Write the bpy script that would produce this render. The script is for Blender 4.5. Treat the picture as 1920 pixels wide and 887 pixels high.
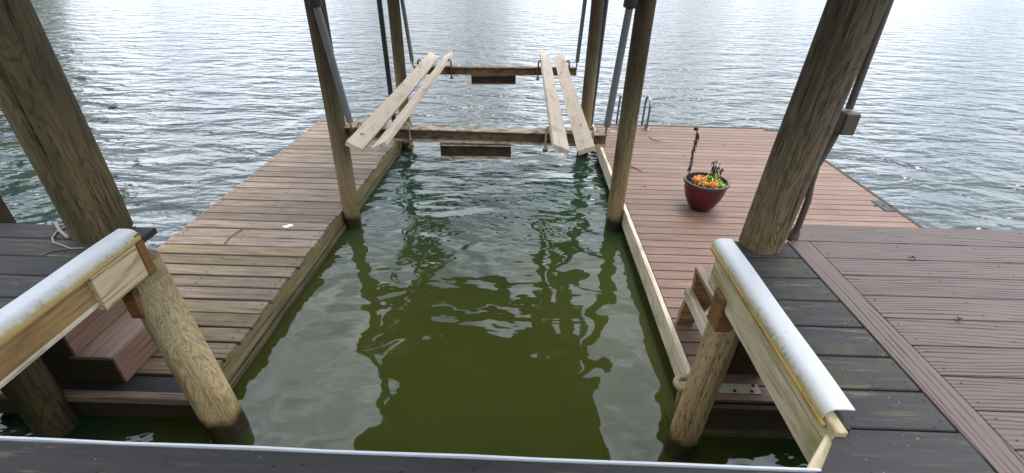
import bpy, bmesh, math, random
from mathutils import Vector, Matrix, noise
random.seed(7)
R = math.radians
scene = bpy.context.scene
for o in list(bpy.data.objects): bpy.data.objects.remove(o)

# ------------------------------------------------------------------ camera
CAMH = 2.5                       # metres above the water
F, CX, CY = 887.0, 960.0, 443.5  # calibrated on the 1920 x 887 photograph
pt, rl, yw = R(31.0), R(1.3), R(0.7)
fw = Vector((-math.sin(yw)*math.cos(pt), math.cos(yw)*math.cos(pt), -math.sin(pt)))
rt = Vector((math.cos(yw), math.sin(yw), 0)); dn = fw.cross(rt)
xr = rt*math.cos(rl) - dn*math.sin(rl)
yd = dn*math.cos(rl) + rt*math.sin(rl)
cam_d = bpy.data.cameras.new('camera'); cam = bpy.data.objects.new('camera', cam_d)
scene.collection.objects.link(cam)
M = Matrix((xr, -yd, -fw)).transposed().to_4x4(); M.translation = (0, 0, CAMH)
cam.matrix_world = M
cam_d.sensor_width = 36; cam_d.lens = 36*F/1920; cam_d.clip_end = 2000; cam_d.clip_start = .02
scene.camera = cam
def ray(x, y): return xr*((x-CX)/F) + yd*((y-CY)/F) + fw
def atz(x, y, z):
    d = ray(x, y); p = d*((z-CAMH)/d.z); return Vector((p.x, p.y, z))
def aty(x, y, Y):
    d = ray(x, y); p = d*(Y/d.y); return Vector((p.x, Y, p.z+CAMH))
def atx(x, y, X):
    d = ray(x, y); p = d*(X/d.x); return Vector((X, p.y, p.z+CAMH))

# ------------------------------------------------------------------ sky and sun (bright overcast)
SUN_EL, SUN_AZ = R(72), R(25)        # high, over the lake, a little right of straight ahead
w = bpy.data.worlds.new('World'); scene.world = w; w.use_nodes = True
nt = w.node_tree; N = nt.nodes; L = nt.links
bg = N['Background']; bg.inputs['Strength'].default_value = .1
sky = N.new('ShaderNodeTexSky'); sky.sky_type = 'NISHITA'; sky.sun_disc = False
sky.sun_elevation = SUN_EL; sky.sun_rotation = SUN_AZ; sky.dust_density = 3; sky.air_density = 1.2
tc = N.new('ShaderNodeTexCoord'); mp = N.new('ShaderNodeMapping'); mp.inputs['Scale'].default_value = (1, 1, 2.2); mp.inputs['Rotation'].default_value = (0, 0, R(60))
cl = N.new('ShaderNodeTexNoise'); cl.inputs['Scale'].default_value = 2.6; cl.inputs['Detail'].default_value = 7; cl.inputs['Roughness'].default_value = .58
L.new(tc.outputs['Generated'], mp.inputs['Vector']); L.new(mp.outputs['Vector'], cl.inputs['Vector'])
cr = N.new('ShaderNodeValToRGB'); cr.color_ramp.elements[0].position = .30; cr.color_ramp.elements[1].position = .56
L.new(cl.outputs['Fac'], cr.inputs['Fac'])
cl2 = N.new('ShaderNodeTexNoise'); cl2.inputs['Scale'].default_value = 5; cl2.inputs['Detail'].default_value = 6
L.new(mp.outputs['Vector'], cl2.inputs['Vector'])
cr2 = N.new('ShaderNodeValToRGB')
cr2.color_ramp.elements[0].position = .32; cr2.color_ramp.elements[0].color = (6.2, 7.1, 8.6, 1)
cr2.color_ramp.elements[1].position = .66; cr2.color_ramp.elements[1].color = (14.6, 15.3, 16.6, 1)
L.new(cl2.outputs['Fac'], cr2.inputs['Fac'])
mx = N.new('ShaderNodeMix'); mx.data_type = 'RGBA'
L.new(cr.outputs['Color'], mx.inputs[0]); L.new(sky.outputs['Color'], mx.inputs[6]); L.new(cr2.outputs['Color'], mx.inputs[7])
# an overcast sky is brightest overhead
sz_ = N.new('ShaderNodeSeparateXYZ'); L.new(tc.outputs['Generated'], sz_.inputs[0])
zr = N.new('ShaderNodeMapRange'); L.new(sz_.outputs[2], zr.inputs[0]); zr.inputs[3].default_value = 1.12; zr.inputs[4].default_value = 2.1
vm = N.new('ShaderNodeVectorMath'); vm.operation = 'SCALE'; L.new(mx.outputs[2], vm.inputs[0]); L.new(zr.outputs[0], vm.inputs['Scale'])
L.new(vm.outputs[0], bg.inputs['Color'])
sd = bpy.data.lights.new('sun', 'SUN'); sd.energy = 1.4; sd.angle = R(20); sd.color = (1, .97, .92)
so = bpy.data.objects.new('sun', sd); scene.collection.objects.link(so)
sv = Vector((math.sin(SUN_AZ)*math.cos(SUN_EL), math.cos(SUN_AZ)*math.cos(SUN_EL), math.sin(SUN_EL)))
so.rotation_euler = sv.to_track_quat('Z', 'Y').to_euler(); so.location = (0, 20, 30)
scene.view_settings.view_transform = 'Standard'; scene.view_settings.look = 'None'
scene.view_settings.gamma = 1; scene.view_settings.exposure = .55

# ------------------------------------------------------------------ helpers
col = scene.collection
def tag(o, label=None, cat=None, group=None, kind=None):
    if label: o['label'] = label
    if cat: o['category'] = cat
    if group: o['group'] = group
    if kind: o['kind'] = kind
    return o
def empty(name, loc, label, cat, group=None):
    o = bpy.data.objects.new(name, None); col.objects.link(o); o.location = loc; o.empty_display_size = .1
    return tag(o, label, cat, group)
def wloc(o):
    v = Vector(o.location)
    while o.parent: o = o.parent; v += Vector(o.location)
    return v
def link(name, mesh, loc, parent=None, rot=None):
    o = bpy.data.objects.new(name, mesh); col.objects.link(o)
    if parent: o.parent = parent; o.location = Vector(loc) - wloc(parent)
    else: o.location = loc
    if rot: o.rotation_euler = rot
    return o
_cache = {}
def box_mesh(size, b, mat):
    key = (round(size[0], 3), round(size[1], 3), round(size[2], 3), b, mat.name)
    if key not in _cache:
        bm = bmesh.new(); bmesh.ops.create_cube(bm, size=1)
        for v in bm.verts: v.co = Vector((v.co.x*size[0], v.co.y*size[1], v.co.z*size[2]))
        if b: bmesh.ops.bevel(bm, geom=bm.edges[:], offset=b, segments=1, affect='EDGES')
        me = bpy.data.meshes.new('board'); bm.to_mesh(me); bm.free(); me.materials.append(mat); _cache[key] = me
    return _cache[key]
def box(name, c, size, mat, parent=None, b=.003, rot=None):
    return link(name, box_mesh(size, b, mat), c, parent, rot)
def bar(name, a, c, wd, ht, mat, parent=None, b=.003, up=(0, 0, 1)):
    """a beam from a to c; wd across, ht along 'up'"""
    a, c = Vector(a), Vector(c); d = c-a; x = d.normalized(); y = Vector(up).cross(x).normalized(); z = x.cross(y)
    m = Matrix((x, y, z)).transposed()
    return link(name, box_mesh((d.length, wd, ht), b, mat), (a+c)/2, parent, m.to_euler())
class MB:
    def __init__(s): s.v = []; s.f = []
    def tube(s, pts, r, n=10, cap=True):
        pts = [Vector(p) for p in pts]; base = len(s.v); rr = r if isinstance(r, (list, tuple)) else [r]*len(pts)
        ref = None
        for i, p in enumerate(pts):
            t = (pts[min(i+1, len(pts)-1)]-pts[max(i-1, 0)]).normalized()
            if ref is None: ref = t.orthogonal().normalized()
            u = (ref - t*ref.dot(t)).normalized(); ref = u; v = t.cross(u)
            for k in range(n):
                a = 2*math.pi*k/n; s.v.append(p + (u*math.cos(a)+v*math.sin(a))*rr[i])
        for i in range(len(pts)-1):
            for k in range(n):
                s.f.append((base+i*n+k, base+i*n+(k+1) % n, base+(i+1)*n+(k+1) % n, base+(i+1)*n+k))
        if cap:
            s.f.append(tuple(base+k for k in reversed(range(n)))); s.f.append(tuple(base+(len(pts)-1)*n+k for k in range(n)))
        return s
    def lathe(s, c, prof, n=40):
        c = Vector(c); base = len(s.v)
        for r, z in prof:
            for k in range(n):
                a = 2*math.pi*k/n; s.v.append(c+Vector((r*math.cos(a), r*math.sin(a), z)))
        for i in range(len(prof)-1):
            for k in range(n): s.f.append((base+i*n+k, base+i*n+(k+1) % n, base+(i+1)*n+(k+1) % n, base+(i+1)*n+k))
        return s
    def sweep(s, sec, frames):
        """closed section (list of 2D) swept through frames (origin, xdir, zdir)"""
        base = len(s.v); n = len(sec)
        for o, x, z in frames:
            for a, b in sec: s.v.append(Vector(o)+Vector(x)*a+Vector(z)*b)
        for i in range(len(frames)-1):
            for k in range(n): s.f.append((base+i*n+k, base+i*n+(k+1) % n, base+(i+1)*n+(k+1) % n, base+(i+1)*n+k))
        s.f.append(tuple(base+k for k in reversed(range(n)))); s.f.append(tuple(base+(len(frames)-1)*n+k for k in range(n)))
        return s
    def prism(s, poly, z0, z1):
        base = len(s.v); n = len(poly)
        for z in (z0, z1):
            for p in poly: s.v.append(Vector((p[0], p[1], z)))
        for k in range(n): s.f.append((base+k, base+(k+1) % n, base+n+(k+1) % n, base+n+k))
        s.f.append(tuple(base+k for k in reversed(range(n)))); s.f.append(tuple(base+n+k for k in range(n)))
        return s
    def quad(s, a, b, c, d):
        base = len(s.v); s.v += [Vector(a), Vector(b), Vector(c), Vector(d)]; s.f.append((base, base+1, base+2, base+3)); return s
    def boxw(s, c, sz):
        c = Vector(c); x, y, z = [q/2 for q in sz]
        return s.prism([(c.x-x, c.y-y), (c.x+x, c.y-y), (c.x+x, c.y+y), (c.x-x, c.y+y)], c.z-z, c.z+z)
    def build(s, name, mat, parent=None, smooth=False, origin=None):
        lo = Vector((min(v.x for v in s.v), min(v.y for v in s.v), min(v.z for v in s.v)))
        hi = Vector((max(v.x for v in s.v), max(v.y for v in s.v), max(v.z for v in s.v)))
        c = Vector(origin) if origin else (lo+hi)/2
        me = bpy.data.meshes.new(name); me.from_pydata([v-c for v in s.v], [], s.f); me.update()
        bm = bmesh.new(); bm.from_mesh(me); bmesh.ops.recalc_face_normals(bm, faces=bm.faces[:]); bm.to_mesh(me); bm.free()
        me.materials.append(mat)
        if smooth:
            for p in me.polygons: p.use_smooth = True
            me.set_sharp_from_angle(angle=R(50))
        return link(name, me, c, parent)

# ------------------------------------------------------------------ materials
def srgb(r, g, b):
    f = lambda c: (c/255/12.92) if c/255 <= .04045 else ((c/255+.055)/1.055)**2.4
    k = 1. if min(r, g, b) > 200 else .6          # weathered surfaces are darker than they photograph
    return (f(r)*k, f(g)*k, f(b)*k, 1)
class NT:
    def __init__(s, name):
        s.m = bpy.data.materials.new(name); s.m.use_nodes = True; s.t = s.m.node_tree; s.N = s.t.nodes; s.L = s.t.links
        s.p = s.N['Principled BSDF']
    def n(s, t, **k):
        o = s.N.new(t)
        for a, b in k.items(): setattr(o, a, b)
        return o
    def put(s, sock, v):
        if v is None: return
        if hasattr(v, 'is_linked') or hasattr(v, 'links'): s.L.new(v, sock)
        else: sock.default_value = v
    def math(s, op, a, b=None, c=None, clamp=False):
        o = s.n('ShaderNodeMath', operation=op); o.use_clamp = clamp
        for i, v in enumerate((a, b, c)): s.put(o.inputs[i], v) if v is not None else None
        return o.outputs[0]
    def vmath(s, op, a, b):
        o = s.n('ShaderNodeVectorMath', operation=op); s.put(o.inputs[0], a); s.put(o.inputs[1], b); return o.outputs[0]
    def mapping(s, v, scale=(1, 1, 1), loc=(0, 0, 0)):
        o = s.n('ShaderNodeMapping'); s.put(o.inputs['Vector'], v); o.inputs['Scale'].default_value = scale; o.inputs['Location'].default_value = loc; return o.outputs[0]
    def noise(s, v, scale, detail=4, rough=.55, dist=0):
        o = s.n('ShaderNodeTexNoise'); s.put(o.inputs['Vector'], v); o.inputs['Scale'].default_value = scale
        o.inputs['Detail'].default_value = detail; o.inputs['Roughness'].default_value = rough; o.inputs['Distortion'].default_value = dist; return o.outputs['Fac']
    def ramp(s, fac, stops):
        o = s.n('ShaderNodeValToRGB'); s.put(o.inputs[0], fac); e = o.color_ramp.elements
        e.remove(e[1]); e[0].position = stops[0][0]
        for p, c in stops[1:]: e.new(p)
        for i, (p, c) in enumerate(stops): e[i].color = c if isinstance(c, tuple) else (c, c, c, 1)
        return o.outputs[0]
    def mix(s, f, a, b, mode='MIX'):
        o = s.n('ShaderNodeMix', data_type='RGBA', blend_type=mode); s.put(o.inputs[0], f); s.put(o.inputs[6], a); s.put(o.inputs[7], b); return o.outputs[2]
    def hsv(s, c, v=1., sat=1.):
        o = s.n('ShaderNodeHueSaturation'); s.put(o.inputs['Color'], c); s.put(o.inputs['Value'], v); s.put(o.inputs['Saturation'], sat); return o.outputs[0]
    def bump(s, h, dist, strength=1., normal=None):
        o = s.n('ShaderNodeBump'); s.put(o.inputs['Height'], h); o.inputs['Distance'].default_value = dist; o.inputs['Strength'].default_value = strength
        if normal: s.L.new(normal, o.inputs['Normal'])
        return o.outputs[0]
    def coords(s):
        tc = s.n('ShaderNodeTexCoord'); oi = s.n('ShaderNodeObjectInfo')
        cb = s.n('ShaderNodeCombineXYZ'); r = s.math('MULTIPLY', oi.outputs['Random'], 37.)
        for i in range(3): s.L.new(r, cb.inputs[i])
        return s.vmath('ADD', tc.outputs['Object'], cb.outputs[0]), oi.outputs['Random'], tc.outputs['Object']
    def pos(s): return s.n('ShaderNodeNewGeometry').outputs['Position']
    def sep(s, v):
        o = s.n('ShaderNodeSeparateXYZ'); s.put(o.inputs[0], v); return o.outputs
    def out(s, color, rough=.6, normal=None, spec=None, metal=None):
        s.put(s.p.inputs['Base Color'], color); s.put(s.p.inputs['Roughness'], rough)
        if normal: s.L.new(normal, s.p.inputs['Normal'])
        if spec is not None: s.p.inputs['Specular IOR Level'].default_value = spec
        if metal is not None: s.put(s.p.inputs['Metallic'], metal)
        return s.m

def board_mat(name, c0, c1, cdark, var=.25, grain=1., rough=.7, stain=None, stain_amt=.5, spec=.3, bump=.0012, speck=None):
    """sawn timber, grain along the local x axis"""
    t = NT(name); v, rnd, ob = t.coords()
    g1 = t.noise(t.mapping(v, (1.3, 22*grain, 22*grain)), 1.5, 6, .65, .6)
    g2 = t.noise(t.mapping(v, (2.5, 90*grain, 90*grain)), 1., 3, .6)
    blot = t.noise(t.mapping(v, (1.2, 3, 3)), 1.6, 4, .6)
    c = t.mix(t.ramp(g1, [(.32, 0.), (.68, 1.)]), c0, c1)
    crk = t.ramp(g2, [(.30, 1.), (.46, 0.)])
    c = t.mix(t.math('MULTIPLY', crk, .85), c, cdark)
    c = t.hsv(c, t.math('MULTIPLY_ADD', blot, .7, .66))
    if stain:
        sn = t.noise(t.mapping(v, (1.6, 4, 4)), 2.3, 5, .65)
        c = t.mix(t.math('MULTIPLY', t.ramp(sn, [(.48, 0.), (.68, 1.)]), stain_amt), c, stain)
    if speck:
        sp = t.noise(v, 60, 2, .5); c = t.mix(t.ramp(sp, [(.70, 0.), (.76, 1.)]), c, speck)
    c = t.hsv(c, t.math('MULTIPLY_ADD', rnd, var*2, 1-var))
    h = t.math('SUBTRACT', t.math('MULTIPLY', g1, .6), crk)
    return t.out(c, t.math('MULTIPLY_ADD', blot, .3, rough-.15), t.bump(h, bump, .9), spec)

def cathedral_mat(name, c0, cdark, var=.08, freq=95., rough=.55):
    """embossed composite decking: contour lines along the local x axis"""
    t = NT(name); v, rnd, ob = t.coords()
    n1 = t.noise(t.mapping(v, (.9, 6, 6)), 1., 2, .4)
    n2 = t.noise(t.mapping(v, (9, 50, 50)), 1., 2, .5)
    y = t.sep(v)[1]
    ph = t.math('ADD', t.math('MULTIPLY', y, freq*3.4), t.math('ADD', t.math('MULTIPLY', n1, 42.), t.math('MULTIPLY', n2, 2.6)))
    sn = t.math('SINE', ph); line = t.ramp(sn, [(.35, 0.), (.95, 1.)])
    brk = t.ramp(t.noise(t.mapping(v, (3, 18, 18)), 1.3, 3), [(.36, .3), (.6, 1.)])
    line = t.math('MULTIPLY', line, brk)
    fine = t.noise(t.mapping(v, (8, 160, 160)), 1., 3)
    blot = t.noise(t.mapping(v, (1.2, 3, 3)), 1.7, 4)
    c = t.mix(t.math('MULTIPLY', line, .95), c0, cdark)
    c = t.hsv(c, t.math('ADD', t.math('MULTIPLY', fine, .45), t.math('MULTIPLY_ADD', blot, .4, .58)))
    c = t.hsv(c, t.math('MULTIPLY_ADD', rnd, var*2, 1-var))
    h = t.math('SUBTRACT', t.math('MULTIPLY', fine, .3), line)
    return t.out(c, t.math('MULTIPLY_ADD', blot, .2, rough-.1), t.bump(h, .0012, .9), .3)

def black_mat():
    t = NT('black_stained_board'); v, rnd, ob = t.coords()
    g1 = t.noise(t.mapping(v, (1.2, 20, 20)), 1.5, 6, .65, .5)
    worn = t.noise(t.mapping(v, (2.2, 26, 26)), 1.6, 5, .7, .4)
    area = t.noise(t.mapping(v, (1, 2.5, 2.5)), 1.4, 3)
    c = t.mix(g1, srgb(47, 46, 45), srgb(82, 80, 78))
    c = t.hsv(c, t.math('MULTIPLY_ADD', area, .8, .6))
    wm = t.math('MULTIPLY', t.ramp(worn, [(.55, 0.), (.66, 1.)]), t.ramp(area, [(.44, 0.), (.64, 1.)]))
    c = t.mix(t.math('MULTIPLY', wm, .8), c, srgb(150, 138, 104))
    moss = t.noise(v, 3.2, 5, .6); c = t.mix(t.math('MULTIPLY', t.ramp(moss, [(.6, 0.), (.74, 1.)]), .45), c, srgb(104, 100, 62))
    sp = t.noise(v, 75, 2, .5); c = t.mix(t.ramp(sp, [(.72, 0.), (.77, 1.)]), c, srgb(150, 148, 138))
    sp2 = t.noise(t.vmath('ADD', v, (5., 3., 1.)), 45, 2, .5); c = t.mix(t.ramp(sp2, [(.69, 0.), (.74, 1.)]), c, srgb(22, 20, 20))
    c = t.hsv(c, t.math('MULTIPLY_ADD', rnd, .3, .85))
    h = t.math('ADD', t.math('MULTIPLY', g1, .8), t.math('MULTIPLY', area, .6))
    return t.out(c, t.math('MULTIPLY_ADD', area, .3, .5), t.bump(h, .003, 1.), .22)

def log_mat(name, base, light, dark, stops=None, contour=.45, crack=.6, grain=1., wet=True):
    """round timber; stains sit at fixed heights above the water"""
    t = NT(name); v, rnd, ob = t.coords(); z = t.sep(t.pos())[2]
    ng = t.noise(t.mapping(v, (5, 5, 1.1)), 1., 4, .5, .6)
    ph = t.math('SINE', t.math('MULTIPLY', ng, 120.))
    lines = t.math('MULTIPLY', t.ramp(ph, [(.3, 0.), (1., 1.)]), contour)
    fib = t.noise(t.mapping(v, (75*grain, 75*grain, 2.6*grain)), 1., 5, .65, .6)
    big = t.noise(t.mapping(v, (6, 6, 1.6)), 1.2, 5, .6)
    c = t.mix(t.ramp(big, [(.3, 0.), (.7, 1.)]), base, light)
    c = t.mix(lines, c, dark)
    c = t.mix(t.math('MULTIPLY', t.ramp(fib, [(.34, 1.), (.45, 0.)]), crack), c, dark)
    pf = t.noise(t.mapping(v, (110*grain, 110*grain, 3*grain), (3, 3, 3)), 1., 4, .6, .3)
    c = t.mix(t.math('MULTIPLY', t.ramp(pf, [(.52, 0.), (.66, 1.)]), .45), c, light)
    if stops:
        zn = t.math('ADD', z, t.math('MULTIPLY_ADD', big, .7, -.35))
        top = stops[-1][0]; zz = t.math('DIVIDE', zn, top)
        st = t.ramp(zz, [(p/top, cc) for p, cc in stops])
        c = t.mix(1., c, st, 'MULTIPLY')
    c = t.hsv(c, t.math('MULTIPLY_ADD', fib, .5, .75))
    rough = t.math('MULTIPLY_ADD', big, .3, .6)
    if wet:
        wn = t.math('ADD', z, t.math('ADD', t.math('MULTIPLY', big, -.16), t.math('MULTIPLY', fib, -.05))); wm = t.ramp(wn, [(-.07, 1.), (.06, 0.)])
        c = t.mix(wm, c, srgb(66, 58, 36)); rough = t.mix(wm, rough, (.2, .2, .2, 1))
    h = t.math('ADD', t.math('SUBTRACT', t.math('MULTIPLY', fib, 1.2), t.math('MULTIPLY', lines, .8)), t.math('MULTIPLY', big, .8))
    return t.out(c, rough, t.bump(h, .006, 1.), .25)

def rust_mat(name, a, b, c3, rough=.75):
    t = NT(name); v, rnd, ob = t.coords()
    n = t.noise(v, 9, 7, .65); n2 = t.noise(t.mapping(v, (6, 9, 14)), 2, 5, .6)
    c = t.ramp(n, [(.33, a), (.5, b), (.66, c3)]); c = t.mix(t.math('MULTIPLY', t.ramp(n2, [(.5, 0.), (.62, 1.)]), .6), c, srgb(60, 36, 24))
    return t.out(c, rough, t.bump(n, .002, .8), .3)

def plain(name, c, rough=.5, metal=0., noise_amt=.3, scale=12, bump=.0006, c2=None, spec=None):
    t = NT(name); v, rnd, ob = t.coords(); n = t.noise(v, scale, 6, .62)
    cc = t.hsv(c, t.math('MULTIPLY_ADD', n, noise_amt*2, 1-noise_amt))
    if c2: cc = t.mix(t.ramp(t.noise(v, scale*.5, 5, .6), [(.46, 0.), (.66, 1.)]), cc, c2)
    return t.out(cc, t.math('MULTIPLY_ADD', n, .25, rough-.12), t.bump(n, bump, .8), spec, metal)

def water_mat():
    t = NT('lake_water'); p = t.pos(); s = t.sep(p)
    # sheltered water inside the slip is calmer than the open lake
    fy = t.n('ShaderNodeMapRange', interpolation_type='SMOOTHSTEP'); t.L.new(s[1], fy.inputs[0]); fy.inputs[1].default_value = 2.6; fy.inputs[2].default_value = 8.5
    ax = t.math('ABSOLUTE', t.math('ADD', s[0], .35))
    fx = t.n('ShaderNodeMapRange', interpolation_type='SMOOTHSTEP'); t.L.new(ax, fx.inputs[0]); fx.inputs[1].default_value = 1.6; fx.inputs[2].default_value = 3.2
    open_ = t.math('MAXIMUM', fy.outputs[0], fx.outputs[0])
    amp = t.math('MULTIPLY_ADD', open_, .96, .04)
    warp = t.n('ShaderNodeTexNoise'); t.L.new(p, warp.inputs['Vector']); warp.inputs['Scale'].default_value = .5; warp.inputs['Detail'].default_value = 2
    pw = t.vmath('ADD', p, t.vmath('MULTIPLY', warp.outputs['Color'], (.5, .3, 0.)))
    a = t.noise(t.mapping(pw, (1.05, 2.2, 1)), .92, 2.5, .52, .35)
    b = t.noise(t.mapping(pw, (1.0, 2.4, 1), (7, 3, 0)), 3.0, 2, .5, .2)
    c = t.noise(t.mapping(p, (1.2, 2.4, 1), (1, 9, 0)), 9.0, 2, .5)
    gust = t.noise(p, .12, 3, .5)
    h = t.math('ADD', t.math('MULTIPLY', a, .31), t.math('ADD', t.math('MULTIPLY', b, .075), t.math('MULTIPLY', t.math('MULTIPLY', c, .011), open_)))
    h = t.math('MULTIPLY', h, t.math('MULTIPLY', amp, t.math('MULTIPLY_ADD', gust, .8, .6)))
    # slow wobble left inside the slip
    q = t.noise(t.mapping(pw, (1.5, 1.7, 1), (3, 5, 0)), 1.5, 1.2, .4, .35)
    h = t.math('ADD', h, t.math('MULTIPLY', q, .030))
    nrm = t.bump(h, 1., 1.)
    murk = t.noise(p, .8, 3)
    col_ = t.mix(t.math('MULTIPLY', murk, 1.), (.034, .047, .009, 1), (.056, .056, .011, 1))
    deep = t.mix(t.ramp(open_, [(0., 0.), (.35, 1.)]), col_, (.018, .050, .016, 1)); deep = t.mix(open_, deep, (.013, .027, .024, 1))
    t.p.inputs['IOR'].default_value = 1.47
    return t.out(deep, .03, nrm)

WATER = water_mat()
M_left = board_mat('weathered_dock_board', srgb(130, 110, 94), srgb(186, 163, 142), srgb(40, 30, 24), .26, 1., .7, srgb(128, 118, 84), .5, bump=.002)
M_left2 = board_mat('tan_algae_board', srgb(132, 112, 88), srgb(182, 160, 128), srgb(46, 34, 24), .2, 1., .7, srgb(132, 128, 78), .6, bump=.002)
M_right = board_mat('pale_composite_board', srgb(136, 106, 89), srgb(162, 130, 111), srgb(90, 66, 54), .16, .8, .6, bump=.0005, spec=.35)
M_comp = cathedral_mat('embossed_composite_board', srgb(117, 99, 91), srgb(32, 24, 22))
M_black = black_mat()
M_step = board_mat('step_composite', (.21, .15, .108, 1), (.29, .215, .16, 1), srgb(80, 56, 48), .06, .9, .6)
M_stepr = board_mat('step_red_composite', (.20, .115, .08, 1), (.27, .165, .12, 1), srgb(84, 54, 46), .06, .9, .6)
M_fresh = board_mat('bunk_lumber', srgb(196, 176, 150), srgb(222, 204, 178), srgb(150, 118, 88), .06, .8, .65, srgb(160, 140, 112), .45)
M_pale = board_mat('bleached_fascia', (.50, .41, .28, 1), (.70, .62, .47, 1), srgb(128, 98, 68), .08, .9, .7, srgb(150, 122, 84), .7)
M_moss = board_mat('mossy_fascia', (.15, .11, .055, 1), (.28, .22, .11, 1), srgb(40, 32, 22), .15, .9, .75, (.18, .18, .05, 1), .85, bump=.003)
M_wet = board_mat('wet_rub_board', srgb(104, 92, 68), srgb(146, 132, 96), srgb(26, 22, 16), .15, .9, .7, srgb(60, 66, 34), .6, bump=.003)
M_under = board_mat('dark_under_timber', srgb(74, 60, 46), srgb(96, 80, 62), srgb(28, 22, 18), .15, .9, .75, srgb(70, 68, 40), .5)
M_beamR = board_mat('mossy_edge_beam', (.44, .34, .20, 1), (.62, .52, .36, 1), srgb(126, 98, 64), .05, .7, .7, (.24, .24, .06, 1), .95)
M_beamL = board_mat('amber_edge_beam', (.24, .14, .05, 1), (.36, .23, .10, 1), srgb(84, 58, 30), .05, .8, .7, srgb(110, 82, 46), .5)
M_lip = board_mat('ochre_lip', (.34, .22, .06, 1), (.50, .36, .13, 1), srgb(70, 48, 24), .05, 1.2, .6, srgb(110, 84, 40), .7)
M_block = cathedral_mat('new_pine_block', (.58, .45, .28, 1), (.26, .16, .08, 1), .03, 34., .65)
M_cut = board_mat('cut_orange_wood', srgb(142, 96, 52), srgb(176, 128, 76), srgb(58, 38, 22), .05, 1.6, .75, srgb(48, 40, 32), .9)
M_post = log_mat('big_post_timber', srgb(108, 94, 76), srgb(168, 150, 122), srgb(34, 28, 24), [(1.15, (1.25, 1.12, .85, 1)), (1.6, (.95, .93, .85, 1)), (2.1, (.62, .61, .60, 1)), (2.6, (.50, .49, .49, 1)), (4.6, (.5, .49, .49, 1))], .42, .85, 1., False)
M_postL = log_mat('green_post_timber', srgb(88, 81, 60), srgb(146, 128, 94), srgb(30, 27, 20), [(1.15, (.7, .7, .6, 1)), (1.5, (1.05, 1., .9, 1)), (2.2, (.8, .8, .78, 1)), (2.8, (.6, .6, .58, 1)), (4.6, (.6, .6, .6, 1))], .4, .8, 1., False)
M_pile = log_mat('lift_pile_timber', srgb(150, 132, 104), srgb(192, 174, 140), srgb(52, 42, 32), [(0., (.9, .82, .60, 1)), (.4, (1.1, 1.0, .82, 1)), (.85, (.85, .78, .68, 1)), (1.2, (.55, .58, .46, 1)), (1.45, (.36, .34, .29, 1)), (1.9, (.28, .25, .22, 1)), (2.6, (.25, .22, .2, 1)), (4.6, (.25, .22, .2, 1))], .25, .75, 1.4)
M_stub = log_mat('bark_pile_timber', (.42, .32, .17, 1), (.70, .57, .36, 1), srgb(84, 60, 38), [(0., (.75, .68, .46, 1)), (.3, (1.1, 1.0, .82, 1)), (.7, (.98, .92, .82, 1)), (.95, (.66, .66, .58, 1)), (1.3, (.55, .56, .48, 1))], .35, .5, 1.3)
M_stubR = log_mat('ridged_pile_timber', (.26, .18, .095, 1), (.44, .34, .20, 1), srgb(40, 28, 18), [(0., (.75, .68, .46, 1)), (.3, (1.1, 1.0, .82, 1)), (.9, (.98, .92, .82, 1)), (1.3, (.72, .70, .62, 1))], .15, .9, 1.5)
M_pvc = plain('grey_pvc', srgb(132, 136, 138), .42, 0, .2, 8)
M_dpipe = plain('dark_steel_pipe', srgb(84, 86, 88), .4, .6, .35, 10)
M_sleeve = plain('dark_coupling', srgb(74, 78, 84), .5, 0, .25, 12)
M_rust = rust_mat('rusted_beam', srgb(132, 98, 72), srgb(168, 132, 98), srgb(196, 166, 130))
M_rustd = rust_mat('dark_rusted_steel', srgb(60, 44, 38), srgb(80, 60, 50), srgb(108, 82, 68))
M_rustw = rust_mat('grey_rusted_web', srgb(112, 88, 70), srgb(138, 116, 96), srgb(150, 128, 104))
M_rustf = rust_mat('pale_rusted_flange', (.34, .24, .14, 1), (.52, .42, .29, 1), (.62, .53, .40, 1))
M_alu = plain('aluminium', srgb(170, 172, 174), .35, .85, .15, 20)
M_vinyl = plain('white_vinyl_cap', srgb(226, 228, 228), .42, 0, .06, 5, .0006, None)
M_blackm = plain('black_hinge_plate', srgb(52, 54, 56), .5, .2, .3, 14)
M_grey = plain('grey_electrical_plastic', srgb(108, 98, 84), .5, 0, .2, 10)
M_glaze = plain('dark_red_glaze', srgb(118, 34, 34), .3, 0, .3, 7, .0006, srgb(70, 24, 26))
M_rim = plain('dark_pot_rim', srgb(84, 68, 64), .4, 0, .3, 12)
M_soil = plain('potting_soil', srgb(46, 36, 28), .95, 0, .5, 40, .01)
M_dry = plain('dry_brown_leaf', srgb(96, 62, 42), .8, 0, .4, 20)
M_dryd = plain('dry_black_leaf', srgb(52, 38, 34), .8, 0, .4, 20)
M_yellow = plain('yellow_leaf', (.74, .52, .08, 1), .5, 0, .3, 20)
M_orange = plain('orange_leaf', (.78, .34, .07, 1), .5, 0, .3, 20)
M_lime = plain('lime_leaf', (.30, .42, .06, 1), .5, 0, .3, 20)
M_twig = plain('grey_twig', srgb(126, 108, 96), .8, 0, .3, 20)
M_wire = plain('pale_cord', srgb(170, 164, 150), .7, 0, .3, 20)
M_white = plain('white_splat', srgb(224, 228, 232), .7, 0, .1, 20)
M_tanpipe = plain('tan_pipe', srgb(190, 168, 128), .5, 0, .25, 14, .0006, srgb(142, 110, 70))
M_plate = plain('worn_white_plate', srgb(206, 192, 162), .5, 0, .15, 6, .0006, srgb(168, 136, 96))
M_screw = plain('screw', srgb(44, 40, 38), .5, .5, .3, 30)
M_strip = plain('white_edge_strip', (.52, .53, .55, 1), .45, 0, .1, 12)
M_under_fill = plain('black_under_fill', srgb(26, 27, 26), .6, 0, .3, 6)  # black fill below docks and deck: blocks light, darkens the board gaps
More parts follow.
